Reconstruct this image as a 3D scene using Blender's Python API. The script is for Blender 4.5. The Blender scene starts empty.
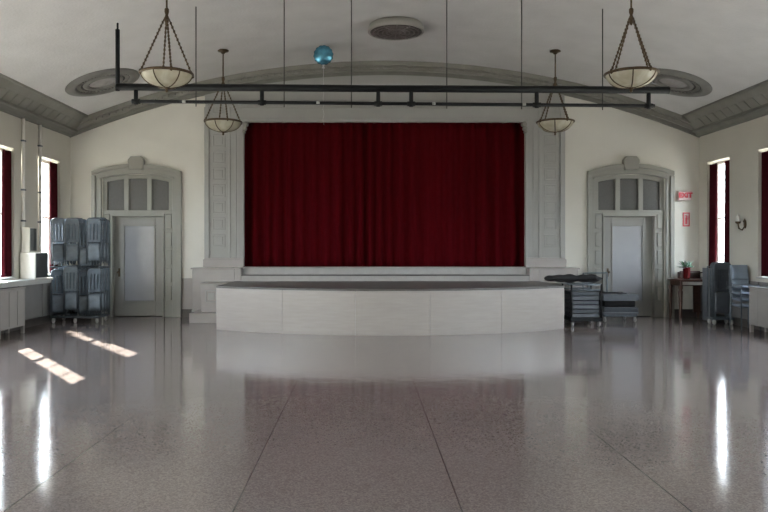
import bpy, bmesh, math, random
from mathutils import Vector, Matrix
random.seed(11)
C = bpy.context.scene.collection
PI = math.pi

# ------------------------------------------------------------------ materials
def mat(name, col, rough=0.6, metal=0.0, var=0.0, scale=6.0, bump=0.0, bscale=40.0, spec=0.5, sheen=0.0, stretch=None):
    m = bpy.data.materials.new(name); m.use_nodes = True
    nt = m.node_tree; b = nt.nodes['Principled BSDF']
    b.inputs['Roughness'].default_value = rough
    b.inputs['Metallic'].default_value = metal
    b.inputs['Specular IOR Level'].default_value = spec
    if sheen: b.inputs['Sheen Weight'].default_value = sheen
    tc = nt.nodes.new('ShaderNodeTexCoord')
    src = tc.outputs['Object']
    if stretch:
        mp = nt.nodes.new('ShaderNodeMapping'); mp.inputs['Scale'].default_value = stretch
        nt.links.new(src, mp.inputs['Vector']); src = mp.outputs['Vector']
    n = nt.nodes.new('ShaderNodeTexNoise'); n.inputs['Scale'].default_value = scale; n.inputs['Detail'].default_value = 5
    nt.links.new(src, n.inputs['Vector'])
    r = nt.nodes.new('ShaderNodeValToRGB')
    r.color_ramp.elements[0].position = 0.3; r.color_ramp.elements[1].position = 0.7
    r.color_ramp.elements[0].color = tuple(c*(1-var) for c in col) + (1,)
    r.color_ramp.elements[1].color = tuple(min(1, c*(1+var)) for c in col) + (1,)
    nt.links.new(n.outputs['Fac'], r.inputs['Fac'])
    nt.links.new(r.outputs['Color'], b.inputs['Base Color'])
    if bump:
        n2 = nt.nodes.new('ShaderNodeTexNoise'); n2.inputs['Scale'].default_value = bscale; n2.inputs['Detail'].default_value = 4
        nt.links.new(src, n2.inputs['Vector'])
        bp = nt.nodes.new('ShaderNodeBump'); bp.inputs['Strength'].default_value = bump; bp.inputs['Distance'].default_value = 0.02
        nt.links.new(n2.outputs['Fac'], bp.inputs['Height']); nt.links.new(bp.outputs['Normal'], b.inputs['Normal'])
    return m

M = {}
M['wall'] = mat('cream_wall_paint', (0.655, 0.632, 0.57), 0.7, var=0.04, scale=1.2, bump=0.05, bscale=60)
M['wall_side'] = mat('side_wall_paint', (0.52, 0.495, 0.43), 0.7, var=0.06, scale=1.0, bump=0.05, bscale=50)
M['ceiling'] = mat('ceiling_plaster', (0.58, 0.565, 0.55), 0.85, var=0.05, scale=2.0, bump=0.35, bscale=22)
M['trim'] = mat('grey_trim_paint', (0.262, 0.255, 0.225), 0.5, var=0.04, scale=3)
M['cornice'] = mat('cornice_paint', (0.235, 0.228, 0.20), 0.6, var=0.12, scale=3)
M['cornice_dark'] = mat('cornice_dark_paint', (0.17, 0.165, 0.145), 0.6, var=0.12, scale=3)  # darker grey of the mouldings below the cornices
M['pros'] = mat('proscenium_paint', (0.335, 0.33, 0.31), 0.5, var=0.03, scale=3)
M['plinth'] = mat('plinth_paint', (0.34, 0.31, 0.29), 0.45, var=0.05, scale=4)
M['wains'] = mat('wainscot_paint', (0.19, 0.18, 0.175), 0.5, var=0.06, scale=4)
M['base'] = mat('dark_baseboard', (0.055, 0.047, 0.042), 0.35, var=0.15, scale=6)
M['stage_front'] = mat('stage_front_paint', (0.345, 0.308, 0.278), 0.28, var=0.05, scale=3, bump=0.05, bscale=4, stretch=(1, 1, 9))
M['stage_top'] = mat('stage_boards', (0.095, 0.085, 0.078), 0.4, var=0.15, scale=8)
M['stage_step'] = mat('stage_step_paint', (0.38, 0.365, 0.35), 0.35, var=0.05, scale=8)
M['door'] = mat('door_paint', (0.262, 0.255, 0.235), 0.4, var=0.03, scale=3)
M['door_panel'] = mat('door_panel_paint', (0.33, 0.33, 0.345), 0.25, var=0.03, scale=4)
M['screen'] = mat('transom_screen', (0.075, 0.072, 0.066), 0.45, var=0.25, scale=25, stretch=(6, 1, 1))
M['velvet'] = mat('red_velvet', (0.064, 0.0013, 0.0034), 0.9, var=0.12, scale=7, sheen=0.0, stretch=(3, 1, .4), spec=0.05)
M['drape'] = mat('maroon_drape', (0.045, 0.003, 0.006), 0.85, var=0.2, scale=8, spec=0.1)
M['black'] = mat('black_pipe', (0.004, 0.005, 0.006), 0.55, spec=0.25, var=0.2, scale=8)
M['wire'] = mat('hanging_wire', (0.05, 0.048, 0.045), 0.5)
M['bronze'] = mat('aged_bronze', (0.10, 0.07, 0.04), 0.4, metal=0.7, var=0.3, scale=20)
M['chrome'] = mat('bright_steel', (0.6, 0.6, 0.6), 0.25, metal=0.9)
M['steel'] = mat('steel_frame', (0.12, 0.14, 0.16), 0.4, metal=0.5, var=0.2, scale=12)
M['chair'] = mat('blue_grey_enamel', (0.088, 0.118, 0.148), 0.38, var=0.15, scale=10)
M['chair2'] = mat('blue_grey_enamel_pale', (0.15, 0.182, 0.215), 0.38, var=0.15, scale=10)
M['shell'] = mat('pale_blue_plastic', (0.165, 0.20, 0.245), 0.35, var=0.06, scale=8)
M['grey_top'] = mat('grey_laminate', (0.062, 0.07, 0.082), 0.4, var=0.1, scale=8)
M['lightgrey'] = mat('pale_grey_laminate', (0.115, 0.125, 0.142), 0.4, var=0.08, scale=8)
M['darkcloth'] = mat('black_cloth', (0.009, 0.008, 0.009), 0.9, var=0.3, scale=14, bump=0.4, bscale=10)
M['rubber'] = mat('dark_rubber', (0.02, 0.02, 0.02), 0.6)
M['castor'] = mat('pale_castor', (0.45, 0.45, 0.43), 0.4)
M['wood'] = mat('dark_wood', (0.05, 0.02, 0.012), 0.35, var=0.35, scale=5, stretch=(1, 1, 6))
M['woodleg'] = mat('brown_wood', (0.075, 0.03, 0.018), 0.35, var=0.3, scale=5, stretch=(6, 6, 1))
M['ivory'] = mat('pale_drawer_front', (0.42, 0.39, 0.36), 0.4, var=0.08, scale=8)
M['redpot'] = mat('red_glazed_pot', (0.09, 0.005, 0.006), 0.25, var=0.1, scale=8)
M['leaf'] = mat('leaf_green', (0.05, 0.17, 0.07), 0.5, var=0.4, scale=10)
M['leafpale'] = mat('leaf_silver', (0.35, 0.42, 0.38), 0.5, var=0.2, scale=10)
M['soil'] = mat('potting_soil', (0.03, 0.022, 0.015), 0.9, var=0.3, scale=30)
M['heater'] = mat('heater_enamel', (0.29, 0.27, 0.25), 0.45, var=0.04, scale=4)
M['sill'] = mat('sill_paint', (0.42, 0.42, 0.40), 0.4, var=0.04, scale=4)
M['white'] = mat('white_paint', (0.62, 0.61, 0.58), 0.45, var=0.03, scale=5)
M['offwhite'] = mat('white_casing', (0.66, 0.65, 0.60), 0.4, var=0.03, scale=5)
M['grille_shade'] = mat('dark_grille_and_shade', (0.045, 0.05, 0.052), 0.5, var=0.2, scale=30)
M['conduit'] = mat('conduit_paint', (0.72, 0.70, 0.64), 0.75, var=0.05, scale=6)
M['vent_ring'] = mat('vent_paint', (0.30, 0.285, 0.26), 0.5, var=0.05, scale=5)
M['vent_dark'] = mat('vent_grille', (0.055, 0.045, 0.042), 0.5, var=0.25, scale=40)
M['vent_slat'] = mat('vent_slat_paint', (0.13, 0.11, 0.105), 0.5, var=0.2, scale=20)
M['medal'] = mat('medallion_paint', (0.175, 0.17, 0.155), 0.6, var=0.12, scale=6)
M['medal_dark'] = mat('medallion_grille_paint', (0.03, 0.028, 0.027), 0.6, var=0.2, scale=12)
M['medal_pale'] = mat('medallion_rosette_paint', (0.33, 0.31, 0.30), 0.6, var=0.12, scale=6)
M['signwhite'] = mat('sign_white', (0.60, 0.44, 0.43), 0.4)
M['signred'] = mat('sign_red', (0.55, 0.03, 0.05), 0.4)
M['string'] = mat('pale_ribbon', (0.6, 0.58, 0.6), 0.5)
M['stone'] = mat('outdoor_ground', (0.35, 0.34, 0.30), 0.9, var=0.2, scale=1)

def foil():
    m = mat('blue_foil', (0.12, 0.36, 0.50), 0.2, metal=0.7, var=0.45, scale=5, bump=0.5, bscale=9)
    return m
M['foil'] = foil()

def bowl_glass():
    m = bpy.data.materials.new('alabaster_glass'); m.use_nodes = True
    nt = m.node_tree; b = nt.nodes['Principled BSDF']; out = nt.nodes['Material Output']
    n = nt.nodes.new('ShaderNodeTexNoise'); n.inputs['Scale'].default_value = 5; n.inputs['Detail'].default_value = 6
    n.inputs['Distortion'].default_value = 1.2
    tc = nt.nodes.new('ShaderNodeTexCoord'); nt.links.new(tc.outputs['Object'], n.inputs['Vector'])
    r = nt.nodes.new('ShaderNodeValToRGB')
    r.color_ramp.elements[0].position = 0.3; r.color_ramp.elements[0].color = (0.60, 0.56, 0.42, 1)
    r.color_ramp.elements[1].position = 0.7; r.color_ramp.elements[1].color = (0.80, 0.78, 0.68, 1)
    nt.links.new(n.outputs['Fac'], r.inputs['Fac']); nt.links.new(r.outputs['Color'], b.inputs['Base Color'])
    b.inputs['Roughness'].default_value = 0.2
    t = nt.nodes.new('ShaderNodeBsdfTranslucent'); nt.links.new(r.outputs['Color'], t.inputs['Color'])
    mx = nt.nodes.new('ShaderNodeMixShader'); mx.inputs['Fac'].default_value = 0.5
    nt.links.new(b.outputs[0], mx.inputs[1]); nt.links.new(t.outputs[0], mx.inputs[2])
    nt.links.new(mx.outputs[0], out.inputs['Surface'])
    return m
M['alabaster'] = bowl_glass()

def pane_glass():
    m = bpy.data.materials.new('window_glass'); m.use_nodes = True
    nt = m.node_tree; out = nt.nodes['Material Output']
    for n in list(nt.nodes):
        if n != out: nt.nodes.remove(n)
    t = nt.nodes.new('ShaderNodeBsdfTransparent'); t.inputs['Color'].default_value = (0.94, 0.96, 0.96, 1)
    g = nt.nodes.new('ShaderNodeBsdfGlossy'); g.inputs['Roughness'].default_value = 0.03
    mx = nt.nodes.new('ShaderNodeMixShader')
    mx.inputs['Fac'].default_value = 0.06; nt.links.new(t.outputs[0], mx.inputs[1]); nt.links.new(g.outputs[0], mx.inputs[2])
    nt.links.new(mx.outputs[0], out.inputs['Surface'])
    return m
M['glass'] = pane_glass()

def terrazzo():
    m = bpy.data.materials.new('polished_terrazzo'); m.use_nodes = True
    nt = m.node_tree; b = nt.nodes['Principled BSDF']; L = nt.links.new
    tc = nt.nodes.new('ShaderNodeTexCoord')
    v = nt.nodes.new('ShaderNodeTexVoronoi'); v.inputs['Scale'].default_value = 105
    L(tc.outputs['Object'], v.inputs['Vector'])
    r = nt.nodes.new('ShaderNodeValToRGB')
    r.color_ramp.interpolation = 'LINEAR'
    e = r.color_ramp.elements
    e[0].position = 0.0; e[0].color = (0.140, 0.111, 0.102, 1)
    e[1].position = 1.0; e[1].color = (0.230, 0.190, 0.175, 1)
    x = e.new(0.5); x.color = (0.184, 0.150, 0.138, 1)
    sep = nt.nodes.new('ShaderNodeSeparateColor'); L(v.outputs['Color'], sep.inputs['Color']); L(sep.outputs[0], r.inputs['Fac'])
    # broad wear
    n = nt.nodes.new('ShaderNodeTexNoise'); n.inputs['Scale'].default_value = 0.5; n.inputs['Detail'].default_value = 4
    L(tc.outputs['Object'], n.inputs['Vector'])
    hs = nt.nodes.new('ShaderNodeMapRange'); hs.inputs['To Min'].default_value = 0.86; hs.inputs['To Max'].default_value = 1.12
    L(n.outputs['Fac'], hs.inputs['Value'])
    mul = nt.nodes.new('ShaderNodeVectorMath'); mul.operation = 'SCALE'
    L(r.outputs['Color'], mul.inputs[0]); L(hs.outputs[0], mul.inputs['Scale'])
    # divider strips every 1.30 m along the hall
    sx = nt.nodes.new('ShaderNodeSeparateXYZ'); L(tc.outputs['Object'], sx.inputs[0])
    def strip(sock, period, off, half):
        a = nt.nodes.new('ShaderNodeMath'); a.operation = 'ADD'; a.inputs[1].default_value = off + 100*period; L(sock, a.inputs[0])
        md = nt.nodes.new('ShaderNodeMath'); md.operation = 'MODULO'; md.inputs[1].default_value = period; L(a.outputs[0], md.inputs[0])
        s = nt.nodes.new('ShaderNodeMath'); s.operation = 'SUBTRACT'; s.inputs[1].default_value = period/2; L(md.outputs[0], s.inputs[0])
        ab = nt.nodes.new('ShaderNodeMath'); ab.operation = 'ABSOLUTE'; L(s.outputs[0], ab.inputs[0])
        lt = nt.nodes.new('ShaderNodeMath'); lt.operation = 'LESS_THAN'; lt.inputs[1].default_value = half; L(ab.outputs[0], lt.inputs[0])
        return lt.outputs[0]
    s1 = strip(sx.outputs['X'], 1.30, 0.65 - 0.10, 0.0055)
    
    mix = nt.nodes.new('ShaderNodeMix'); mix.data_type = 'RGBA'
    L(s1, mix.inputs['Factor']); L(mul.outputs[0], mix.inputs['A']); mix.inputs['B'].default_value = (0.085, 0.07, 0.063, 1)
    L(mix.outputs['Result'], b.inputs['Base Color'])
    rg = nt.nodes.new('ShaderNodeMapRange'); rg.inputs['To Min'].default_value = 0.075; rg.inputs['To Max'].default_value = 0.125
    L(n.outputs['Fac'], rg.inputs['Value']); L(rg.outputs[0], b.inputs['Roughness'])
    b.inputs['Specular IOR Level'].default_value = 0.74
    n3 = nt.nodes.new('ShaderNodeTexNoise'); n3.inputs['Scale'].default_value = 3.0; n3.inputs['Detail'].default_value = 2
    L(tc.outputs['Object'], n3.inputs['Vector'])
    bp = nt.nodes.new('ShaderNodeBump'); bp.inputs['Strength'].default_value = 0.075; bp.inputs['Distance'].default_value = 0.02
    L(n3.outputs['Fac'], bp.inputs['Height']); L(bp.outputs['Normal'], b.inputs['Normal'])
    return m
M['terrazzo'] = terrazzo()

# ------------------------------------------------------------------ mesh builder
class MB:
    def __init__(s): s.v = []; s.f = []; s.sm = []
    def add(s, vs, fs, smooth=False):
        o = len(s.v); s.v += [Vector(p) for p in vs]
        for f in fs: s.f.append([o+i for i in f]); s.sm.append(smooth)
        return s
    def box(s, x0, x1, y0, y1, z0, z1, rot=None, about=None):
        vs = [Vector((x, y, z)) for z in (z0, z1) for y in (y0, y1) for x in (x0, x1)]
        if rot is not None:
            c = Vector(about) if about else Vector(((x0+x1)/2, (y0+y1)/2, (z0+z1)/2))
            vs = [rot @ (p-c) + c for p in vs]
        return s.add(vs, [(0,2,3,1),(4,5,7,6),(0,1,5,4),(2,6,7,3),(0,4,6,2),(1,3,7,5)])
    def band(s, xs, lo, hi, y0, y1):                      # upright slab between two height curves
        n = len(xs); vs = []
        for x in xs: vs += [(x,y0,lo(x)),(x,y0,hi(x)),(x,y1,hi(x)),(x,y1,lo(x))]
        fs = []
        for i in range(n-1):
            a, b = 4*i, 4*i+4
            for k in range(4): fs.append((a+k, a+(k+1)%4, b+(k+1)%4, b+k))
        fs += [(0,3,2,1), tuple(4*(n-1)+k for k in range(4))]
        return s.add(vs, fs)
    def sweep_y(s, prof, y0, y1):                          # (x,z) profile pushed along y
        n = len(prof)
        vs = [(x,y0,z) for x,z in prof] + [(x,y1,z) for x,z in prof]
        fs = [(i,(i+1)%n,n+(i+1)%n,n+i) for i in range(n)] + [tuple(range(n))[::-1], tuple(range(n,2*n))]
        return s.add(vs, fs)
    def prism_z(s, poly, z0, z1):
        n = len(poly)
        vs = [(x,y,z0) for x,y in poly] + [(x,y,z1) for x,y in poly]
        fs = [(i,(i+1)%n,n+(i+1)%n,n+i) for i in range(n)] + [tuple(range(n))[::-1], tuple(range(n,2*n))]
        return s.add(vs, fs)
    def tube(s, pts, r, n=10, closed=False):
        pts = [Vector(p) for p in pts]; m = len(pts); vs = []
        rr = r if isinstance(r, (list, tuple)) else [r]*m
        prev = None
        for i, p in enumerate(pts):
            a = pts[(i-1) % m] if (i > 0 or closed) else p
            b = pts[(i+1) % m] if (i < m-1 or closed) else p
            d = (b-a).normalized()
            if prev is None:
                ref = Vector((0,0,1)) if abs(d.z) < .9 else Vector((1,0,0))
                u = d.cross(ref).normalized()
            else:
                u = (prev - d*prev.dot(d)).normalized()
            prev = u; w = d.cross(u)
            for k in range(n):
                t = 2*PI*k/n; vs.append(p + rr[i]*(math.cos(t)*u + math.sin(t)*w))
        fs = []
        for i in range(m if closed else m-1):
            a, b = i*n, ((i+1) % m)*n
            for k in range(n): fs.append((a+k, a+(k+1)%n, b+(k+1)%n, b+k))
        s.add(vs, fs, True)
        if not closed:
            o = len(s.v)-m*n
            s.f.append([o+k for k in range(n)][::-1]); s.sm.append(False)
            s.f.append([o+(m-1)*n+k for k in range(n)]); s.sm.append(False)
        return s
    def lathe(s, prof, cx=0, cy=0, n=32):
        m = len(prof); vs = []
        for r, z in prof:
            for k in range(n):
                t = 2*PI*k/n; vs.append((cx+r*math.cos(t), cy+r*math.sin(t), z))
        fs = []
        for i in range(m-1):
            for k in range(n): fs.append((i*n+k, i*n+(k+1)%n, (i+1)*n+(k+1)%n, (i+1)*n+k))
        return s.add(vs, fs, True)
    def grid(s, fn, nu, nv, smooth=True):
        vs = [fn(i/nu, j/nv) for j in range(nv+1) for i in range(nu+1)]
        fs = [(j*(nu+1)+i, j*(nu+1)+i+1, (j+1)*(nu+1)+i+1, (j+1)*(nu+1)+i) for j in range(nv) for i in range(nu)]
        return s.add(vs, fs, smooth)
    def xf(s, mtx):
        s.v = [mtx @ p for p in s.v]; return s

def link(name, mb, m, loc=(0,0,0), parent=None, bevel=0.0, solid=0.0):
    """mesh given in hall coordinates; its origin goes to loc (or its parent's base)."""
    base = Vector(parent['_base']) if parent is not None else Vector(loc)
    me = bpy.data.meshes.new(name)
    me.from_pydata([tuple(p-base) for p in mb.v], [], mb.f)
    me.polygons.foreach_set('use_smooth', mb.sm)
    bm = bmesh.new(); bm.from_mesh(me)
    bmesh.ops.recalc_face_normals(bm, faces=bm.faces); bm.to_mesh(me); bm.free()
    me.update(); me.materials.append(m)
    o = bpy.data.objects.new(name, me); C.objects.link(o)
    if parent is not None:
        o.parent = parent; o['_base'] = tuple(base)
    else:
        o.location = base; o['_base'] = tuple(base)
    if solid:
        md = o.modifiers.new('thickness', 'SOLIDIFY'); md.thickness = solid; md.offset = 0
    if bevel:
        md = o.modifiers.new('bevel', 'BEVEL'); md.width = bevel; md.segments = 2; md.limit_method = 'ANGLE'
    return o

def tag(o, label=None, cat=None, group=None, kind=None):
    if label: o['label'] = label
    if cat: o['category'] = cat
    if group: o['group'] = group
    if kind: o['kind'] = kind
    return o
def thing(name, label, cat, loc=(0,0,0), group=None, kind=None):
    o = bpy.data.objects.new(name, None); C.objects.link(o); o.location = loc
    o.empty_display_size = 0.2; o['_base'] = tuple(loc)
    return tag(o, label, cat, group, kind)
def struct(name, mb, m, label, cat, loc=(0,0,0), **k):
    return tag(link(name, mb, m, loc, **k), label, cat, kind='structure')
def dup(root, loc, rotz=None, label=None):
    r = root.copy(); C.objects.link(r); r.location = loc
    if rotz is not None: r.rotation_euler = (0,0,rotz)
    if label: r['label'] = label
    for ch in list(root.children):
        c = ch.copy(); C.objects.link(c); c.parent = r
        for g in list(ch.children):
            d = g.copy(); C.objects.link(d); d.parent = c
    return r

# ------------------------------------------------------------------ the hall
HW = 6.73            # half width
YF = -22.0           # wall behind the camera
R = 17.69
def vault(x): return 5.44 - (R - math.sqrt(R*R - x*x))
def lin(a, b, n): return [a + (b-a)*i/n for i in range(n+1)]

struct('floor', MB().box(-HW-.35, HW+.35, YF-.3, 1.2, -0.2, 0.0), M['terrazzo'], 'polished grey brown terrazzo floor with dark divider strips', 'floor')
xs = lin(-7.05, 7.05, 64)
struct('ceiling', MB().band(xs, vault, lambda x: vault(x)+.15, YF-.3, 0.9), M['ceiling'], 'grey plaster ceiling curved in a shallow vault', 'ceiling')

# back wall with two door openings and the stage opening
DX = 5.27            # door centre
DXL, DXR = 5.295, 5.25
DH = 0.745           # half of door hole
DT = 3.05
OP = 3.03            # half stage opening
OZ0, OZ1 = 1.07, 4.19
wb = MB()
top = lambda x: vault(x)+.05
def seg(a, b, z0=None, n=10):
    wb.band(lin(a, b, n), (lambda x: z0), top, 0.0, 0.3)
seg(-HW-.3, -DXL-DH, 0); seg(-DXL-DH, -DXL+DH, DT); seg(-DXL+DH, -OP, 0); seg(-OP, OP, OZ1, 24)
seg(OP, DXR-DH, 0); seg(DXR-DH, DXR+DH, DT); seg(DXR+DH, HW+.3, 0)
wb.box(-OP, OP, 0.0, 0.3, 0, OZ0)
struct('wall_back', wb, M['wall'], 'cream end wall around the stage opening and two doors', 'wall')
struct('wall_stage', MB().box(-3.6, 3.6, 0.75, 0.85, 0, 5.2).box(-3.7,-3.6,.3,.85,0,5.2).box(3.6,3.7,.3,.85,0,5.2), M['base'], 'unseen dark box added behind the red stage curtain to block light', 'wall')  # added box behind the curtain, keeps light from leaking through
struct('wall_front', MB().box(-HW-.3, HW+.3, YF-.3, YF, 0, 5.5), M['wall'], 'cream wall at the far end of the hall', 'wall')

# side walls with windows
WIN = []             # (y0, y1) per window
for k in range(10): WIN.append((-1.50-2.0*k, -0.55-2.0*k))
WS = {-1: 0.0, 1: 0.17}   # the right windows sit a little nearer the stage
WZ0, WZ1 = 0.93, 3.27
WT = 0.30
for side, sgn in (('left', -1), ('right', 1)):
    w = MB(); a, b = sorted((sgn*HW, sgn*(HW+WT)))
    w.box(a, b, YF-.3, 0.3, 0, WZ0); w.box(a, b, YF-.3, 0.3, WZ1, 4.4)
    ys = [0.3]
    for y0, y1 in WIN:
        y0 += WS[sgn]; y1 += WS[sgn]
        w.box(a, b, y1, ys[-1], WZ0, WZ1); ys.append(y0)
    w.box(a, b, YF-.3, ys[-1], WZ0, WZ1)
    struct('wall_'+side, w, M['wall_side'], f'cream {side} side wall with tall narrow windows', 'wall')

wn = 0
def window(sgn, y0, y1, label):
    global wn; wn += 1
    X = sgn*(HW+0.24)
    t = thing(f'window_{wn}', label, 'window', (X, (y0+y1)/2, WZ0), kind='structure')
    fr = MB(); d = .03
    bw = .05
    fr.box(X-d, X+d, y0, y0+bw, WZ0, WZ1); fr.box(X-d, X+d, y1-bw, y1, WZ0, WZ1)
    fr.box(X-d, X+d, y0+bw, y1-bw, WZ0, WZ0+.07); fr.box(X-d, X+d, y0+bw, y1-bw, WZ1-.06, WZ1)
    zm = (WZ0+WZ1)/2
    fr.box(X-d, X+d, y0+bw, y1-bw, zm-.02, zm+.02)
    f = link('window_frame', fr, M['white'], parent=t)
    mu = MB(); e = .008; ym = (y0+y1)/2
    mu.box(X-e, X+e, ym-.006, ym+.006, WZ0+.07, WZ1-.06)
    for q in (1, 2, 4, 5):
        z = WZ0 + (WZ1-WZ0)*q/6
        mu.box(X-e, X+e, y0+bw, y1-bw, z-.007, z+.007)
    link('muntin', mu, M['white'], parent=f)
    link('pane', MB().box(X-.003, X+.003, y0+bw, y1-bw, WZ0+.07, WZ1-.06), M['glass'], parent=t)
    xi = sgn*HW
    a, b = sorted((sgn*(HW-.04), sgn*(HW+.2)))
    link('window_sill', MB().box(a, b, y0+.002, y1-.002, WZ0-.0, WZ0+.025), M['sill'], parent=t)
    return t
nth = ['nearest the stage', 'second from the stage', 'third from the stage', 'fourth from the stage', 'fifth from the stage',
       'sixth from the stage', 'seventh from the stage', 'eighth from the stage', 'ninth from the stage', 'tenth from the stage']
for side, sgn in (('left', -1), ('right', 1)):
    for k, (y0, y1) in enumerate(WIN):
        window(sgn, y0+WS[sgn], y1+WS[sgn], f'tall white sash window in the {side} wall, {nth[k]}')

# window drapes: pairs hanging in the reveals
def drape(sgn, ya, yb, label, ztop=WZ1-.05, zbot=WZ0+.04, flare=0.0, seed=0):
    X = sgn*(HW+.055); rnd = random.Random(seed); ph = rnd.random()*6
    amp = .022
    def fn(u, v):
        y = ya + (yb-ya)*u; z = ztop + (zbot-ztop)*v
        y += flare*v*v*(1-.3*u)
        return (X + amp*(.5+.6*v)*math.sin(u*5*2*PI*(yb-ya)/.3+ph+.6*v), y, z)
    mb = MB().grid(fn, 40, 14)
    o = link('window_drape', mb, M['drape'], (X, (ya+yb)/2, zbot), solid=.008)
    return tag(o, label, 'drape', 'dark red window drapes')
y0, y1 = WIN[0]
q = WS[1]
drape(-1, y0+.005, -1.34, 'narrow dark red drape on the near side of the left window by the chair cart', seed=1)
drape(-1, -0.90, y1-.005, 'dark red drape on the far side of the left window by the chair cart', seed=2)
drape(1, y0+q+.005, -1.05, 'dark red drape of the slim right window, on the wall sconce side', flare=.03, seed=3)
drape(1, -0.68, y1+q-.005, 'dark red drape of the slim right window, on the exit sign side', flare=.05, seed=4)
y0, y1 = WIN[1]
drape(-1, -2.86, y1-.005, 'dark red drape at the left edge of the photo beside the white box', seed=5)
drape(-1, y0+.005, -3.30, 'dark red drape cut off by the left edge, nearest the camera on the left', seed=6)
drape(1, -2.75, y1+q-.005, 'dark red drape at the right edge of the photo above the right heater', seed=7)
drape(1, y0+q+.005, -3.15, 'dark red drape cut off by the right edge, nearest the camera on the right', seed=8)

# ------------------------------------------------------------------ trims
tn = 0
def trim(mb, m, label, cat='trim', **k):
    global tn; tn += 1
    return struct(f'trim_{tn}', mb, m, label, cat, **k)

for side, sgn in (('left', -1), ('right', 1)):
    c = MB()
    pr = [(6.30, 4.285), (6.34, 4.25), (6.60, 3.99), (6.60, 3.96), (6.73, 3.96), (6.73, 4.5), (6.30, 4.5)]
    c.sweep_y([(sgn*x, z) for x, z in pr], YF, -0.02)
    # bead at the ceiling edge and shallow ribs on the slope
    c.tube([(sgn*6.30, YF, 4.275), (sgn*6.30, -.02, 4.275)], .03, 8)
    y = -0.55
    while y > -16:
        dx, dz = .26, -.26
        p = [(6.44,4.15),(6.58,4.01),(6.572,4.002),(6.432,4.142)]
        c.sweep_y([(sgn*x, z) for x, z in p], y-.09, y+.09)
        y -= .30
    trim(c, M['cornice'], f'grey sloping cornice along the top of the {side} wall', 'cornice')
    m2 = MB()
    m2.sweep_y([(sgn*x, z) for x, z in [(6.55,3.995),(6.55,3.95),(6.60,3.935),(6.64,3.895),(6.66,3.86),(6.73,3.85),(6.73,3.995)]], YF, -0.02)
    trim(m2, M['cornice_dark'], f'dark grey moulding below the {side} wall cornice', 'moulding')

# arched cornice over the end wall
Y0 = -0.002
xs = lin(-6.73, 6.73, 60)
cb = MB()
cb.band(xs, lambda x: vault(x)-.10, lambda x: vault(x)+.01, -.20, Y0)
cb.band(xs, lambda x: vault(x)-.19, lambda x: vault(x)-.10, -.12, Y0)
for i in range(-44, 45):
    x = i*.14; z = vault(x)-.10
    cb.box(x-.035, x+.035, -.165, -.118, z-.045, z+.002)
trim(cb, M['cornice'], 'grey arched cornice where the end wall meets the ceiling', 'cornice')
cb2 = MB().band(xs, lambda x: vault(x)-.27, lambda x: vault(x)-.19, -.06, Y0)
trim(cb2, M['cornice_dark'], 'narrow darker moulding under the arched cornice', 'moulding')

# tympanum over the stage with dentil rail
PX0, PX1 = 3.0, 3.84
ty = MB().band(lin(-PX1, PX1, 40), lambda x: min(4.56, vault(x)-.28), lambda x: vault(x)-.268, -.05, Y0)
trim(ty, M['pros'], 'grey panel filling the arch above the stage opening', 'panel')
ln = MB().box(-PX1+.02, PX1-.02, -.10, Y0, 4.48, 4.555).box(-PX1+.02, PX1-.02, -.13, Y0, 4.555, 4.60)
for i in range(-27, 28): ln.box(i*.14-.03, i*.14+.03, -.125, -.099, 4.50, 4.55)
ln.box(-OP, OP, -.075, Y0, OZ1+.02, 4.48).box(-OP-.02, OP+.02, -.11, Y0, OZ1-.03, OZ1+.05)
trim(ln, M['pros'], 'grey lintel with small blocks above the red curtain', 'lintel', bevel=.006)

# pilasters
def pilaster(sgn, label):
    x0, x1 = 3.0, 3.84
    def bx(mb, a, b, ya, yb, za, zb):
        a, b = sorted((sgn*a, sgn*b)); mb.box(a, b, ya, yb, za, zb)
    t = thing('pilaster', label, 'pilaster', (sgn*3.42, -.05, 1.07))
    s = MB(); bx(s, x0, x1, -.07, Y0, 1.07, 4.48)
    bx(s, 3.74, x1, -.11, -.07, 1.27, 4.48); bx(s, 3.28, 3.33, -.10, -.07, 1.27, 4.48)
    bx(s, x0, 3.04, -.11, -.07, 1.27, 4.20); bx(s, 3.16, 3.18, -.085, -.07, 1.27, 4.3)
    link('shaft', s, M['pros'], parent=t, bevel=.006)
    for k in range(9):
        z = 1.50 + k*.355
        f = MB()
        bx(f, 3.40, 3.67, -.085, -.071, z, z+.025); bx(f, 3.40, 3.67, -.085, -.071, z+.245, z+.27)
        bx(f, 3.40, 3.425, -.085, -.071, z+.025, z+.245); bx(f, 3.645, 3.67, -.085, -.071, z+.025, z+.245)
        bx(f, 3.455, 3.615, -.082, -.071, z+.055, z+.215)
        link('square_panel', f, M['pros'], parent=t, bevel=.004)
    p = MB(); bx(p, x0-.0, x1+.02, -.13, Y0, 1.07, 1.24); bx(p, x0, x1, -.12, Y0, 1.24, 1.27)
    link('base_block', p, M['plinth'], parent=t, bevel=.006)
    c = MB()
    # scrolled bracket in the corner of the opening
    cx = sgn*2.96
    for (dx, z, r) in ((0, 4.11, .055), (.02, 4.02, .045), (.035, 3.95, .032)):
        prof = [(0.001, -.05), (r, -.05), (r, .05), (0.001, .05)]
        l = MB().lathe(prof, n=16); l.xf(Matrix.Translation((cx+sgn*dx, -.10, z)) @ Matrix.Rotation(PI/2, 4, 'X'))
        c.add(l.v, l.f, True)
    link('corner_scroll', c, M['trim'], parent=t)
    return t
pilaster(-1, 'tall grey pilaster of square panels left of the stage curtain')
pilaster(1, 'tall grey pilaster of square panels right of the stage curtain')

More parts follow.
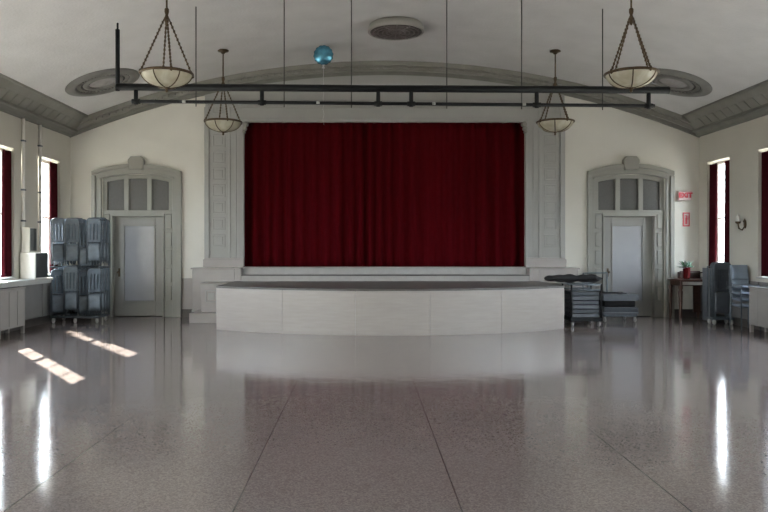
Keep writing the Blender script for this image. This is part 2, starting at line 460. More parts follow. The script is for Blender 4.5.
# ------------------------------------------------------------------ doors
def door(n, cx, label, HO=.953):
    t = thing(f'door_{n}', label, 'door', (cx, 0, 0), kind='structure')
    # moulded surround
    def arc(zc, half, sag):
        r = (half*half + sag*sag)/(2*sag)
        return lambda x: zc - (r - math.sqrt(max(0, r*r-(x-cx)**2)))
    so, si = arc(3.277, HO, .16), arc(3.06, .76, .10)
    s = MB()
    for sg in (-1, 1):
        a, b = sorted((cx+sg*.76, cx+sg*HO)); s.box(a, b, -.06, Y0, 0, si(cx+.76))
        a, b = sorted((cx+sg*(HO-.08), cx+sg*HO)); s.box(a, b, -.10, -.06, 0, si(cx+.76)+.06)
    s.band(lin(cx-HO, cx+HO, 24), lambda x: si(x) if abs(x-cx) < .761 else si(cx+.76), so, -.06, Y0)
    s.band(lin(cx-HO, cx+HO, 24), lambda x: so(x)-.085, so, -.10, -.06)
    s.band(lin(cx-.80, cx+.80, 24), lambda x: si(x)-.0, lambda x: si(x)+.045, -.085, -.06)
    link('surround', s, M['trim'], parent=t, bevel=.006)
    k = MB()
    pts = [(-.14,3.14),(.14,3.14),(.17,3.30),(.17,3.36),(.11,3.43),(-.11,3.43),(-.17,3.36),(-.17,3.30)]
    n8 = len(pts)
    k.add([(cx+x,-.125,z) for x,z in pts]+[(cx+x,Y0,z) for x,z in pts],
          [tuple(range(n8)), tuple(range(n8,2*n8))[::-1]]+[(i,(i+1)%n8,n8+(i+1)%n8,n8+i) for i in range(n8)])
    link('keystone', k, M['trim'], parent=t, bevel=.012)
    # transom light
    f = MB(); H = .742; ya, yb = .03, .12
    f.box(cx-H, cx+H, ya-.02, yb, 2.215, 2.29)
    zb = lambda x: si(x)-.085
    f.band(lin(cx-H, cx+H, 20), zb, lambda x: DT-.002, ya, yb)
    for xx, w in ((-H+.03, .05), (H-.03, .05), (-.247, .05), (.247, .05)):
        xc = cx+xx; f.box(xc-w, xc+w, ya, yb, 2.29, zb(xc)+.02)
    tr = link('transom_frame', f, M['trim'], parent=t, bevel=.006)
    for xx in (-.47, 0, .47):
        xc = cx+xx
        link('pane', MB().box(xc-.20, xc+.20, .075, .09, 2.28, 2.99), M['screen'], parent=tr)
    # panelled side strips
    for sg in (-1, 1):
        a, b = sorted((cx+sg*.575, cx+sg*.742)); p = MB().box(a, b, .03, .12, 0, 2.215)
        a2, b2 = sorted((cx+sg*.60, cx+sg*.725))
        for q in range(5):
            z = .36 + q*.385
            p.box(a2+.0, b2-.0, .008, .03, z, z+.30)
        link('side_strip', p, M['trim'], parent=t, bevel=.008)
        a, b = sorted((cx+sg*.535, cx+sg*.575)); 
    j = MB()
    j.box(cx-.575, cx-.535, .0, .24, 0, 2.16).box(cx+.535, cx+.575, .0, .24, 0, 2.16).box(cx-.575, cx+.575, .0, .24, 2.16, 2.215)
    link('jamb', j, M['trim'], parent=t, bevel=.004)
    l = MB()
    l.box(cx-.532, cx-.35, .13, .18, .012, 2.155).box(cx+.35, cx+.532, .13, .18, .012, 2.155)
    l.box(cx-.35, cx+.35, .13, .18, .012, .31).box(cx-.35, cx+.35, .13, .18, 1.98, 2.155)
    for a, b, c, d in ((-.35,-.32,.31,1.98),(.32,.35,.31,1.98),(-.32,.32,.31,.34),(-.32,.32,1.95,1.98)):
        l.box(cx+a, cx+b, .118, .14, c, d)
    lf = link('leaf', l, M['door'], parent=t, bevel=.005)
    link('leaf_panel', MB().box(cx-.32, cx+.32, .145, .165, .34, 1.95), M['door_panel'], parent=lf)
    h = MB(); hx = cx-.43
    h.box(hx-.02, hx+.02, .122, .13, .86, 1.04)
    h.tube([(hx, .128, .96), (hx, .07, .96)], .012, 10)
    kb = MB().lathe([(.001,-.02),(.02,-.018),(.03,0),(.02,.02),(.001,.022)], n=16)
    kb.xf(Matrix.Translation((hx,.06,.96)) @ Matrix.Rotation(PI/2,4,'X')); h.add(kb.v, kb.f, True)
    link('door_handle', h, M['bronze'], parent=lf)
    return t
door(1, -DXL, 'grey panelled door under an arched transom, left of the stage')
door(2, DXR, 'grey panelled door under an arched transom, right of the stage', .92)
struct('wall_corridor', MB().box(-DX-1, -DX+1, .32, .36, 0, 3.3).box(DX-1, DX+1, .32, .36, 0, 3.3), M['base'], 'dark wall behind the two doors', 'wall')

# baseboards and wainscot
bb = MB()
for a, b in ((-6.73, -DXL-.955), (-DXL+.955, -4.05), (4.05, DXR-.922), (DXR+.922, 6.73)): bb.box(a, b, -.035, Y0, 0, .17)
struct('baseboard_back', bb, M['base'], 'dark brown baseboard along the end wall', 'baseboard')
wq = MB()
for a, b in ((-DXL+.955, -4.05), (4.05, DXR-.922)): wq.box(a, b, -.025, Y0, .17, .80).box(a, b, -.035, Y0, .80, .83)
trim(wq, M['plinth'], 'mauve grey wainscot between the doors and the stage', 'wainscot')
for side, sgn in (('left', -1), ('right', 1)):
    a, b = sorted((sgn*(HW-.03), sgn*(HW-.001)))
    struct('baseboard_'+side, MB().box(a, b, YF, -.04, 0, .15), M['base'], f'dark baseboard along the {side} wall', 'baseboard')
    a, b = sorted((sgn*(HW-.02), sgn*(HW-.001)))
    w = MB().box(a, b, YF, -.04, .15, .87)
    y = -.4
    while y > -12:
        c, d = sorted((sgn*(HW-.035), sgn*(HW-.02)))
        w.box(c, d, y-.04, y+.04, .15, .87); y -= 1.0
    trim(w, M['wains'], f'grey panelled wainscot under the {side} windows', 'wainscot')
a, b = -HW+.001, -HW+.33
trim(MB().box(a, b, -12, -1.66, .875, .915).box(-HW+.27, -HW+.31, -12, -1.70, .82, .875), M['sill'], 'pale ledge running below the left windows', 'ledge', bevel=.006)

# ------------------------------------------------------------------ stage
SXL, SXR = -3.13, 3.21
SR = (3.20**2 + 1.0**2)/(2*1.0)
SC = -3.35 + SR
def arcy(x, r=SR): return SC - math.sqrt(r*r - x*x)
st = thing('stage', 'low curved stage with a pale boarded front and dark floor', 'stage', (0, -1.6, 0))
poly = [(x, arcy(x)) for x in lin(SXL, SXR, 40)] + [(SXR, -.002), (SXL, -.002)]
polyin = [(x*.985, arcy(x)+.05) for x in lin(SXL, SXR, 40)] + [(3.14, -.01), (-3.14, -.01)]
link('core', MB().prism_z(polyin, .0, .755), M['base'], parent=st)
link('stage_floor', MB().prism_z(poly, .755, .79), M['stage_top'], parent=st)
edges = lin(SXL, SXR, 5)
for a, b in zip(edges[:-1], edges[1:]):
    xs_ = lin(a+.0015, b-.0015, 10); p = MB()
    pl = [(x, arcy(x)+.004) for x in xs_] + [(x*.985, arcy(x)+.06) for x in xs_[::-1]]
    p.prism_z(pl, 0.0, .752)
    link('front_panel', p, M['stage_front'], parent=st, bevel=.003)
link('side_panel', MB().box(SXL, SXL+.05, -2.34, -.45, 0, .752), M['stage_front'], parent=st)
link('side_panel', MB().box(SXR-.05, SXR, -2.34, -.45, 0, .752), M['stage_front'], parent=st)
link('lower_step', MB().box(-2.995, 2.995, -.45, -.005, .791, .899), M['stage_step'], parent=st)
link('tread_shadow_line', MB().box(-2.995, 2.995, -.475, -.005, .90, .918), M['stage_top'], parent=st)  # dark nosing, its tone also draws the shadow line between the risers
link('upper_step', MB().box(-2.99, 2.99, -.2, -.005, .919, 1.045).box(-2.99, 2.99, -.22, -.005, 1.045, 1.068), M['stage_step'], parent=st, bevel=.005)

def plinth(sgn, label):
    pi_ = 3.135 if sgn < 0 else 3.215      # meets the side of the stage
    t = thing('stage_plinth', label, 'plinth', (sgn*3.5, -.5, 0))
    def bx(mb, a, b, ya, yb, za, zb):
        a, b = sorted((sgn*a, sgn*b)); mb.box(a, b, ya, yb, za, zb); return mb
    u = bx(MB(), pi_, 4.02, -.44, -.04, 0, 1.035)
    bx(u, 3.005, pi_-.001, -.44, -.13, .795, 1.035)
    link('upper_block', u, M['plinth'], parent=t, bevel=.008)
    link('cap', bx(MB(), 3.01, 4.05, -.465, -.135, 1.036, 1.066), M['plinth'], parent=t, bevel=.006)
    l = bx(MB(), pi_, 3.69, -1.12, -.445, .2, .755); bx(l, pi_, 3.71, -1.15, -.445, .755, .785)
    link('lower_block', l, M['plinth'], parent=t, bevel=.006)
    f = MB(); y = -1.12
    for a, b, c, d in ((3.36,3.60,.62,.645),(3.36,3.60,.395,.42),(3.36,3.385,.42,.62),(3.575,3.60,.42,.62)): bx(f, a, b, y-.014, y-.001, c, d)
    bx(f, 3.42, 3.54, y-.010, y-.001, .45, .59)
    link('square_panel', f, M['pros'], parent=t, bevel=.003)
    link('foot_step', bx(bx(MB(), pi_, 3.89, -1.26, -.43, 0, .195), 4.02, 3.89, -.50, -.04, 0, .195), M['plinth'], parent=t, bevel=.006)
    return t
plinth(-1, 'stepped grey plinth block at the left end of the stage')
plinth(1, 'stepped grey plinth block at the right end of the stage, behind the carts')

# stage curtain
rnd = random.Random(5)
waves = [(rnd.uniform(14, 60), rnd.uniform(0, 6.3), rnd.uniform(.2, 1)) for _ in range(9)]
def foldy(x, v):
    a = sum(w*math.sin(k*x*.42 + p + .25*math.sin(2*v+p)) for k, p, w in waves)/2.6
    ph = 25*x + 1.8*math.sin(1.3*x+.4) + 1.1*math.sin(3.1*x+1)
    b = math.sin(ph); b = math.copysign(abs(b)**.7, b)
    return (.02 + .012*v)*a + (.045 + .022*v)*b*(.75 + .25*math.sin(2.3*x+2))
def cf(u, v):
    x = -3.02 + 6.04*u
    return (x, .16 + foldy(x, v), 4.215 - 3.135*v)
o = link('stage_curtain', MB().grid(cf, 460, 16), M['velvet'], (0, .16, 1.08), solid=.01)
tag(o, 'huge dark red pleated curtain closing off the stage opening', 'curtain')

# ------------------------------------------------------------------ overhead pipe rig
def rig_z(x): return 3.925 - .0058*x
t = thing('pipe_rig', 'long black pipe batten with a thinner pipe under it, hung across the hall', 'pipe rig', (0, -4.52, 3.92))
Y = -4.52
link('main_pipe', MB().tube([(-4.24, Y, rig_z(-4.22)), (4.22, Y, rig_z(4.25))], .055, 16), M['black'], parent=t)
lowz = lambda x: 3.695 - .0085*x
link('lower_pipe', MB().tube([(-3.99, Y, lowz(-4)), (4.0, Y, lowz(4))], .026, 12), M['black'], parent=t)
for x in (-3.94, -2.01, -.23, .275, 2.196, 3.91):
    link('spacer', MB().tube([(x, Y, lowz(x)-.045), (x, Y, rig_z(x))], .032, 10).tube([(x-.06,Y,lowz(x)),(x+.06,Y,lowz(x))], .036, 10), M['black'], parent=t)
xu = -4.22
link('end_upright', MB().tube([(xu, Y, rig_z(xu)-.06), (xu, Y, vault(xu)-.10)], .034, 12).tube([(xu, Y, vault(xu)-.10), (xu, Y, vault(xu)-.001)], .016, 8), M['black'], parent=t)
for x in (-3.02, -1.67, -.64, .82, 1.965, 3.205):
    link('hanger_wire', MB().tube([(x, Y, lowz(x)-.07), (x, Y, vault(x)-.002)], .0085, 6), M['wire'], parent=t)
for x in (-3.2, -1.15, .62, 2.0):
    link('cable_clip', MB().tube([(x-.025, Y-.02, lowz(x)+.004), (x+.025, Y-.02, lowz(x)+.004)], .022, 8), M['castor'], parent=t)

# ------------------------------------------------------------------ pendant lamps
def lamp(x, y, label, zr=3.83):
    zc = vault(x); za = 4.53
    t = thing('pendant_lamp', label, 'lamp', (x, y, zr-.27), 'bowl pendant lamps')
    Rr = .325
    prof = []
    for i in range(15):
        a = PI/2*i/14
        prof.append((max(.002, Rr*math.sin(a)**.9), zr - .18*math.cos(a)**1.15))
    bw = MB().lathe(prof, x, y, 40)
    link('bowl', bw, M['alabaster'], parent=t, solid=.008)
    ring = MB().tube([(x+.337*math.cos(2*PI*k/40), y+.337*math.sin(2*PI*k/40), zr) for k in range(40)], .019, 8, closed=True)
    link('rim', ring, M['bronze'], parent=t)
    for k in range(6):
        a = 2*PI*k/6 + .25
        pts = [(x+(r+.007)*math.cos(a), y+(r+.007)*math.sin(a), z-.004) for r, z in prof]
        link('rib', MB().tube(pts, .0085, 6), M['bronze'], parent=t)
    fin = MB().lathe([(.001,zr-.25),(.016,zr-.24),(.022,zr-.225),(.012,zr-.21),(.035,zr-.197),(.045,zr-.185),(.001,zr-.18)], x, y, 16)
    link('finial', fin, M['bronze'], parent=t)
    for k in range(4):
        a = PI/2*k + .42
        p0 = Vector((x+.34*math.cos(a), y+.34*math.sin(a), zr)); p1 = Vector((x+.03*math.cos(a), y+.03*math.sin(a), za))
        ch = MB().tube([p0, p1], .0095, 6)
        for q in range(1, 14):
            p = p0.lerp(p1, q/14); ch.tube([p-Vector((0,0,.016)), p+Vector((0,0,.016))], .015, 6)
        kb = MB().lathe([(.001,-.035),(.02,-.02),(.024,0),(.014,.03),(.001,.04)], p0.x, p0.y, 10); kb.xf(Matrix.Translation((0,0,zr)))
        ch.add(kb.v, kb.f, True)
        link('chain', ch, M['bronze'], parent=t)
    hub = MB().lathe([(.001,za-.09),(.015,za-.075),(.03,za-.03),(.045,za-.01),(.03,za+.02),(.018,za+.05),(.03,za+.09),(.03,za+.13),(.012,za+.15),(.001,za+.15)], x, y, 16)
    link('hub', hub, M['bronze'], parent=t)
    link('stem', MB().tube([(x,y,za+.14),(x,y,zc-.03)], .013, 8), M['bronze'], parent=t)
    link('canopy', MB().lathe([(.001,zc-.075),(.03,zc-.07),(.05,zc-.045),(.10,zc-.03),(.105,zc-.005),(.001,zc-.004)], x, y, 20), M['bronze'], parent=t)
lamp(-3.07, -6.02, 'larger looking bowl pendant lamp left, hanging in front of the black pipe', 3.80)
lamp(3.10, -6.02, 'larger looking bowl pendant lamp right, hanging in front of the black pipe', 3.80)
lamp(-3.07, -2.06, 'bowl pendant lamp left of the curtain, hanging behind the black pipe')
lamp(3.12, -2.06, 'bowl pendant lamp right of the curtain, hanging behind the black pipe')

# ------------------------------------------------------------------ ceiling things
def medallion(x, y, label):
    ang = math.asin(x/R)
    z = vault(x)
    t = thing('ceiling_medallion', label, 'medallion', (x, y, z), 'round ceiling medallions')
    T = Matrix.Translation((x, y, z)) @ Matrix.Rotation(ang, 4, 'Y') @ Matrix.Rotation(PI, 4, 'X')
    # local +z now points down into the hall
    def P(name, mb, m): return link(name, mb.xf(T), m, parent=t)
    P('outer_ring', MB().lathe([(.50,.0),(.50,.03),(.54,.055),(.60,.05),(.65,.035),(.685,.03),(.70,.0)], n=64), M['medal'])
    P('grille_ring', MB().lathe([(.34,.0),(.34,.012),(.505,.012),(.505,.0)], n=64), M['medal_dark'])
    d = MB()
    for k in range(40):
        a = 2*PI*k/40
        b = MB().box(.415,.485,-.013,.013,.008,.03); b.xf(Matrix.Rotation(a,4,'Z')); d.add(b.v, b.f)
    d.lathe([(.41,.008),(.41,.022),(.428,.022),(.428,.008),(.41,.008)], n=60)
    P('bead_ring', d, M['medal'])
    P('inner_ring', MB().lathe([(.26,.0),(.26,.03),(.31,.045),(.37,.03),(.375,.0)], n=48), M['medal'])
    P('rosette', MB().lathe([(.001,.05),(.06,.045),(.10,.02),(.18,.03),(.265,.01),(.265,.0)], n=32), M['medal_pale'])
medallion(-5.36, -1.92, 'round ornamental ceiling medallion at upper left')
medallion(5.38, -1.92, 'round ornamental ceiling medallion at upper right, behind the pipe end')

vx, vy = .12, -2.77
t = thing('ceiling_vent', 'round drum shaped air vent at the centre of the ceiling', 'vent', (vx, vy, 5.28))
link('drum', MB().lathe([(.45,5.30),(.485,5.285),(.50,5.30),(.495,5.36),(.47,5.42),(.45,5.436),(.001,5.436)], vx, vy, 48), M['vent_ring'], parent=t)
g = MB().lathe([(.001,5.293),(.455,5.293)], vx, vy, 48)
link('backing', g, M['vent_dark'], parent=t, solid=.006)
sl = MB()
for r in (.08,.16,.24,.32,.40): sl.lathe([(r-.012,5.290),(r-.012,5.282),(r+.012,5.279),(r+.012,5.290)], vx, vy, 40)
for k in range(6):
    a = PI/6*k
    b = MB().box(-.45,.45,-.01,.01,5.281,5.290); b.xf(Matrix.Translation((vx,vy,0)) @ Matrix.Rotation(a,4,'Z')); sl.add(b.v, b.f)
link('grille', sl, M['vent_slat'], parent=t)

bx_, by_, bz_ = -1.225, -1.6, 5.195
t = thing('foil_balloon', 'round blue foil balloon floating against the ceiling', 'balloon', (bx_, by_, bz_))
bl = MB()
def bf(u, v):
    a = 2*PI*u; b = PI*v
    puck = 1 + .035*math.sin(14*a)*math.sin(b)**6
    return (bx_ + .19*puck*math.sin(b)*math.cos(a), by_ + .10*math.cos(b), bz_ + .19*puck*math.sin(b)*math.sin(a))
bl.grid(bf, 56, 20)
link('envelope', bl, M['foil'], parent=t)
link('neck', MB().lathe([(.025,bz_-.19),(.012,bz_-.215),(.03,bz_-.25)], bx_, by_, 12), M['string'], parent=t)
sp = [(bx_+.012*math.sin(3*k), by_+.01*math.cos(2*k), bz_-.24-.1*k) for k in range(12)]
link('ribbon', MB().tube(sp, .0035, 5), M['string'], parent=t)

# ------------------------------------------------------------------ signs and sconce
def text_mesh(body, size, m, loc, parent, name):
    cu = bpy.data.curves.new('letters_curve', 'FONT'); cu.body = body; cu.size = size; cu.extrude = .004
    cu.align_x = 'CENTER'; cu.align_y = 'CENTER'; cu.offset = .009
    ob = bpy.data.objects.new('letters_tmp', cu); C.objects.link(ob)
    dg = bpy.context.evaluated_depsgraph_get()
    me = bpy.data.meshes.new_from_object(ob.evaluated_get(dg))
    bpy.data.objects.remove(ob)
    me.transform(Matrix.Rotation(PI/2, 4, 'X'))
    me.materials.clear(); me.materials.append(m)
    o = bpy.data.objects.new(name, me); C.objects.link(o); o.parent = parent
    o.location = Vector(loc) - Vector(parent['_base'])
    return o
ex, ez = 6.41, 2.60
t = thing('exit_sign', 'pale exit sign with red letters high on the end wall', 'sign', (ex, -.04, ez-.1))
link('housing', MB().box(ex-.145, ex+.145, -.075, -.003, ez-.10, ez+.10), M['signwhite'], parent=t, bevel=.01)
text_mesh('EXIT', .14, M['signred'], (ex, -.079, ez), t, 'letters')
fx, fz = 6.455, 2.10
t = thing('extinguisher_sign', 'small upright red fire extinguisher sign below the exit sign', 'sign', (fx, -.01, fz-.16))
link('board', MB().box(fx-.075, fx+.075, -.012, -.003, fz-.16, fz+.14), M['signwhite'], parent=t)
bd = MB()
for a,b,c,d in ((-.075,.075,.115,.14),(-.075,.075,-.16,-.135),(-.075,-.05,-.135,.115),(.05,.075,-.135,.115)): bd.box(fx+a,fx+b,-.015,-.012,fz+c,fz+d)
link('border', bd, M['signred'], parent=t)
ic = MB()
ic.box(fx-.022, fx+.022, -.016, -.012, fz-.11, fz+.03).box(fx-.01, fx+.01, -.016, -.012, fz+.03, fz+.06).box(fx-.03, fx+.022, -.016, -.012, fz+.06, fz+.075)
ic.tube([(fx+.012,-.014,fz+.066),(fx+.036,-.014,fz+.05),(fx+.036,-.014,fz-.02)], .005, 6)
link('pictogram', ic, M['signred'], parent=t)

sx_, sy_, sz_ = HW, -1.93, 1.93
t = thing('wall_sconce', 'dark bronze wall sconce with a pale candle shade between the right windows', 'sconce', (sx_, sy_, sz_))
pl = MB().lathe([(.001,-.02),(.035,-.018),(.05,-.004),(.05,0)], n=16); pl.xf(Matrix.Translation((sx_-.002,sy_,sz_)) @ Matrix.Rotation(PI/2,4,'Y') @ Matrix.Scale(1.7,4,(1,0,0)))
link('back_plate', pl, M['bronze'], parent=t)
ar = MB().tube([(sx_-.02,sy_,sz_-.05),(sx_-.06,sy_,sz_-.11),(sx_-.12,sy_,sz_-.08),(sx_-.14,sy_,sz_+.02)], .014, 8)
ar.tube([(sx_-.02,sy_,sz_+.02),(sx_-.05,sy_-.03,sz_+.05),(sx_-.03,sy_-.05,sz_+.10)], .010, 8)
link('arm', ar, M['bronze'], parent=t)
link('cup', MB().lathe([(.01,sz_+.0),(.045,sz_+.02),(.05,sz_+.05),(.025,sz_+.05)], sx_-.14, sy_, 14), M['bronze'], parent=t)
link('candle_shade', MB().lathe([(.03,sz_+.04),(.04,sz_+.08),(.035,sz_+.14),(.015,sz_+.18),(.001,sz_+.185)], sx_-.14, sy_, 14), M['offwhite'], parent=t)

# ------------------------------------------------------------------ left ledge things
bx0, bx1 = -6.70, -6.42
t = thing('speaker_box', 'white box, its shaded side put in dark, standing on the left ledge', 'box', (-6.56, -2.1, .917))
link('casing', MB().box(bx0, bx1, -2.40, -1.86, .917, 1.40), M['offwhite'], parent=t, bevel=.012)
gr = MB().box(bx1+.001, bx1+.012, -2.38, -1.88, .94, 1.38)  # room side of the white box, its shade put in as a dark slatted panel
for k in range(10): gr.box(bx1+.012, bx1+.018, -2.37, -1.89, .96+k*.042, .975+k*.042)
link('shaded_side', gr, M['grille_shade'], parent=t)
t = thing('fan_box', 'slim upright white unit with a dark curved back on top of the white box', 'box', (-6.6, -2.25, 1.402))
link('casing', MB().box(-6.70, -6.55, -2.34, -2.14, 1.402, 1.86), M['offwhite'], parent=t, bevel=.01)
g = MB(); ps = [(-6.56,-2.12),(-6.50,-2.16),(-6.485,-2.22),(-6.50,-2.29),(-6.549,-2.32),(-6.549,-2.12)]
g.prism_z(ps, 1.43, 1.84)
link('curved_grille', g, M['grille_shade'], parent=t, bevel=.01)
for nm, y, zb in (('nearer', -2.26, 1.87), ('farther', -1.56, .92)):
    xx = -HW+.03
    t = thing('wall_conduit', f'pale vertical conduit pipe on the left wall {"above the slim unit" if nm=="nearer" else "close to the farther drape"}', 'conduit', (xx, y, zb))
    link('pipe', MB().tube([(xx,y,zb),(xx,y,3.92)], .030, 10), M['conduit'], parent=t)
    for z in (1.98, 2.55, 3.45):
        if z > zb+.05: link('strap', MB().box(xx-.028, xx+.03, y-.05, y+.05, z-.015, z+.015), M['steel'], parent=t)

# heater cabinets
def heater(sgn, label, y1=-2.92):
    xw = sgn*(HW-.365); y0 = y1-.92
    t = thing('heater_cabinet', label, 'heater', (sgn*(HW-.19), -3.4, 0))
    a, b = sorted((sgn*(HW-.04), xw))
    link('casing', MB().box(a, b, y0, y1, .13, .775), M['heater'], parent=t, bevel=.008)
    a2, b2 = sorted((sgn*(HW-.04), xw-sgn*.012))
    tp = link('top', MB().box(a2, b2, y0-.01, y1+.012, .776, .805), M['heater'], parent=t, bevel=.006)
    for q in range(3):
        ya = y0+.03+q*.295
        c, d = sorted((xw-sgn*.006, xw-sgn*.0005)); link('front_panel', MB().box(c, d, ya, ya+.28, .16, .75), M['heater'], parent=t, bevel=.002)
    g = MB()
    for q in range(16): g.box(min(a2,b2)+.06, max(a2,b2)-.06, y0+.08+q*.05, y0+.10+q*.05, .8055, .809)
    link('grille', g, M['grille_shade'], parent=tp)
    for xx in (a+.03, b-.03):
        for yy in (y0+.03, y1-.03):
            link('leg', MB().box(xx-.025, xx+.025, yy-.025, yy+.025, 0, .129), M['heater'], parent=t)
heater(-1, 'pale heater cabinet on short legs against the left wall')
heater(1, 'pale heater cabinet on short legs against the right wall', -2.76)

# ------------------------------------------------------------------ folding chairs
def folding_chair(label, group, w=.40, frame=None, shell=None, sh2=None):
    """folded flat, standing upright, front towards -y, base at the origin"""
    fr = frame or M['steel']; sh = shell or M['chair']
    t = thing('folding_chair', label, 'chair', (0,0,0), group)
    h = w/2
    f = MB()
    pts = [(-h, 0, .0), (-h, 0, .84)]
    for k in range(1, 6): a = PI/2*k/6; pts.append((-h+.07*(1-math.cos(a)), 0, .84+.07*math.sin(a)))
    pts += [(-p[0], p[1], p[2]) for p in pts[::-1]]
    f.tube(pts, .012, 8); f.tube([(-h,0,.12),(h,0,.12)], .009, 6)
    link('front_frame', f, fr, parent=t)
    for s in (-1, 1): link('rear_leg', MB().tube([(s*(h-.03), .03, .02), (s*(h-.03), .03, .60)], .011, 8), fr, parent=t)
    b = MB(); n = 4
    b.box(-h+.012, h-.012, -.022, -.008, .80, .895); b.box(-h+.012, h-.012, -.018, -.008, .44, .48)
    for k in range(n):
        xc = -h + .035 + (w-.07)*k/(n-1)
        b.box(xc-.019, xc+.019, -.02, -.008, .48, .80)
    link('backrest', b, sh, parent=t, bevel=.003)
    st_ = MB()
    def sf(u, v): x = -h+.02 + (w-.04)*u; return (x, -.004-.014*(1-(2*u-1)**2), .07+.34*v)
    st_.grid(sf, 8, 4)
    link('seat', st_, sh2 or sh, parent=t, solid=.014)
    return t

def castor(mb, x, y): 
    l = MB().lathe([(.001,-.018),(.045,-.018),(.05,-.008),(.05,.008),(.045,.018),(.001,.018)], n=16)
    l.xf(Matrix.Translation((x, y, .05)) @ Matrix.Rotation(PI/2, 4, 'Y')); mb.add(l.v, l.f, True)
    return mb

# tall two tier chair cart in the left corner
cx0, cx1, cy0, cy1 = -6.62, -5.66, -1.28, -.72
t = thing('chair_cart', 'tall two tier steel cart loaded with blue grey folding chairs in the left corner', 'cart', ((cx0+cx1)/2, -.85, 0))
b = MB()
for y in (cy0, cy1): b.tube([(cx0, y, .12), (cx1, y, .12)], .022, 8)
for x in (cx0, cx1, (cx0+cx1)/2): b.tube([(x, cy0, .12), (x, cy1, .12)], .02, 8)
link('base_frame', b, M['steel'], parent=t)
for x in (cx0, cx1):
    link('upright', MB().tube([(x, cy1, .12), (x, cy1, 2.04)], .018, 8), M['steel'], parent=t)
link('upright', MB().tube([(-6.09, cy1, .12), (-6.09, cy1, 2.04)], .018, 8), M['steel'], parent=t)
for z in (1.10, 2.03):
    r = MB()
    for x in (cx0, cx1): r.tube([(x, cy0, z), (x, cy1, z)], .016, 8)
    r.tube([(cx0, cy1, z), (cx1, cy1, z)], .016, 8)
    if z < 2: r.tube([(cx0, cy1-.06, z-.03), (cx1, cy1-.06, z-.03)], .016, 8)
    link('rail', r, M['steel'], parent=t)
for x in (cx0+.05, (cx0+cx1)/2, cx1-.05):
    for y in (cy0+.03, cy1-.03):
        if abs(x-(cx0+cx1)/2) < .01 and y > cy0+.1: continue
        link('castor', castor(MB(), x, y).box(x-.012, x+.012, y-.02, y+.02, .06, .12), M['castor'], parent=t)
proto = folding_chair('', 'folding chairs hung on the tall cart', .262, sh2=M['chair2'])
protoB = folding_chair('', 'folding chairs hung on the tall cart', .262, shell=M['chair2'])
usedp = set()
cols = ['cart column nearest window', 'second cart column from window', 'second cart column from door', 'cart column nearest door']
deps = ['frontmost', 'second from front', 'third from front', 'rearmost']
colx = [-6.48, -6.21, -5.975, -5.77]
crot = [.38, .04, .34, .40]
rn = random.Random(3)
for tier, z0, word in ((0, .145, 'lower'), (1, 1.13, 'upper')):
    for c in range(4):
        for d in range(4):
            src = protoB if (c + d + tier) % 3 == 1 else proto
            x = colx[c] + .012*d + rn.uniform(-.01, .01)
            y = -1.25 + .125*d + rn.uniform(-.008, .008) + (.07 if c == 2 else 0) + (-.06 if (c == 1 and tier == 0) else 0) + (.03 if c == 0 else 0)
            z = z0 + ((0, .02, -.075, .03)[c] if tier else (0, .05, -.03, .01)[c]) + rn.uniform(-.02, .03)
            rz = crot[c] + rn.uniform(-.10, .10)
            lab = f'blue grey folding chair, {deps[d]}, {cols[c]}, {word} tier'
            if src.name not in usedp:
                usedp.add(src.name); o = src; o.location = (x, y, z); o.rotation_euler = (0,0,rz); o['label'] = lab
            else: dup(src, (x, y, z), rz, lab)

# ------------------------------------------------------------------ carts right of the stage
ax0, ax1, ay0, ay1 = 3.46, 4.02, -1.92, -1.30
t = thing('table_cart', 'dark steel cart with grey boards at the right corner of the stage', 'cart', (3.74, -1.6, 0))
b = MB()
b.box(ax0-.02, ax1+.02, ay0-.02, ay1+.02, .10, .17)
link('base_frame', b, M['black'], parent=t, bevel=.008)
for x in (ax0, ax1):
    for y in (ay0, ay1): link('upright', MB().tube([(x, y, .16), (x, y, .80)], .017, 8), M['black'], parent=t)
r = MB()
for y in (ay0, ay1): r.tube([(ax0, y, .69), (ax1, y, .69)], .014, 8).tube([(ax0, y, .79), (ax1, y, .79)], .014, 8)
for x in (ax0, ax1): r.tube([(x, ay0, .79), (x, ay1, .79)], .014, 8)
link('rail', r, M['steel'], parent=t)
for x in (ax0+.03, ax1-.03):
    for y in (ay0+.04, ay1-.04): link('castor', castor(MB(), x, y), M['castor'], parent=t)
brd = ['lowest', 'second lowest', 'third from the bottom', 'third from the top', 'second from the top', 'topmost']
for k in range(6):
    z = .172 + k*.082
    o = link('folded_table', MB().box(ax0+.03, ax1-.03, ay0+.03, ay1-.03, z, z+.07), M['grey_top'] if k % 2 else M['lightgrey'], (3.74, -1.6, z), bevel=.008)
    tag(o, f'grey folded table in the dark cart by the stage, {brd[k]}', 'table', 'folded tables on the dark cart')
# dark bundle across the stage corner and the cart
def bun(u, v):
    a = 2*PI*v; x = 3.02 + 1.12*u
    end = min(1, 6*u, 6*(1-u))**.5
    ry = (.24+.03*math.sin(9*u))*end; rz = (.072 + .010*math.sin(17*u+1) + .008*math.sin(31*u))*end
    return (x, -1.62 + ry*math.cos(a), .895 + rz*math.sin(a)*(1 if math.sin(a) > 0 else .95))
o = link('cloth_bundle', MB().grid(bun, 60, 20), M['darkcloth'], (3.6, -1.62, .81))
tag(o, 'long black cloth bundle lying across the cart and the right stage corner', 'cloth')

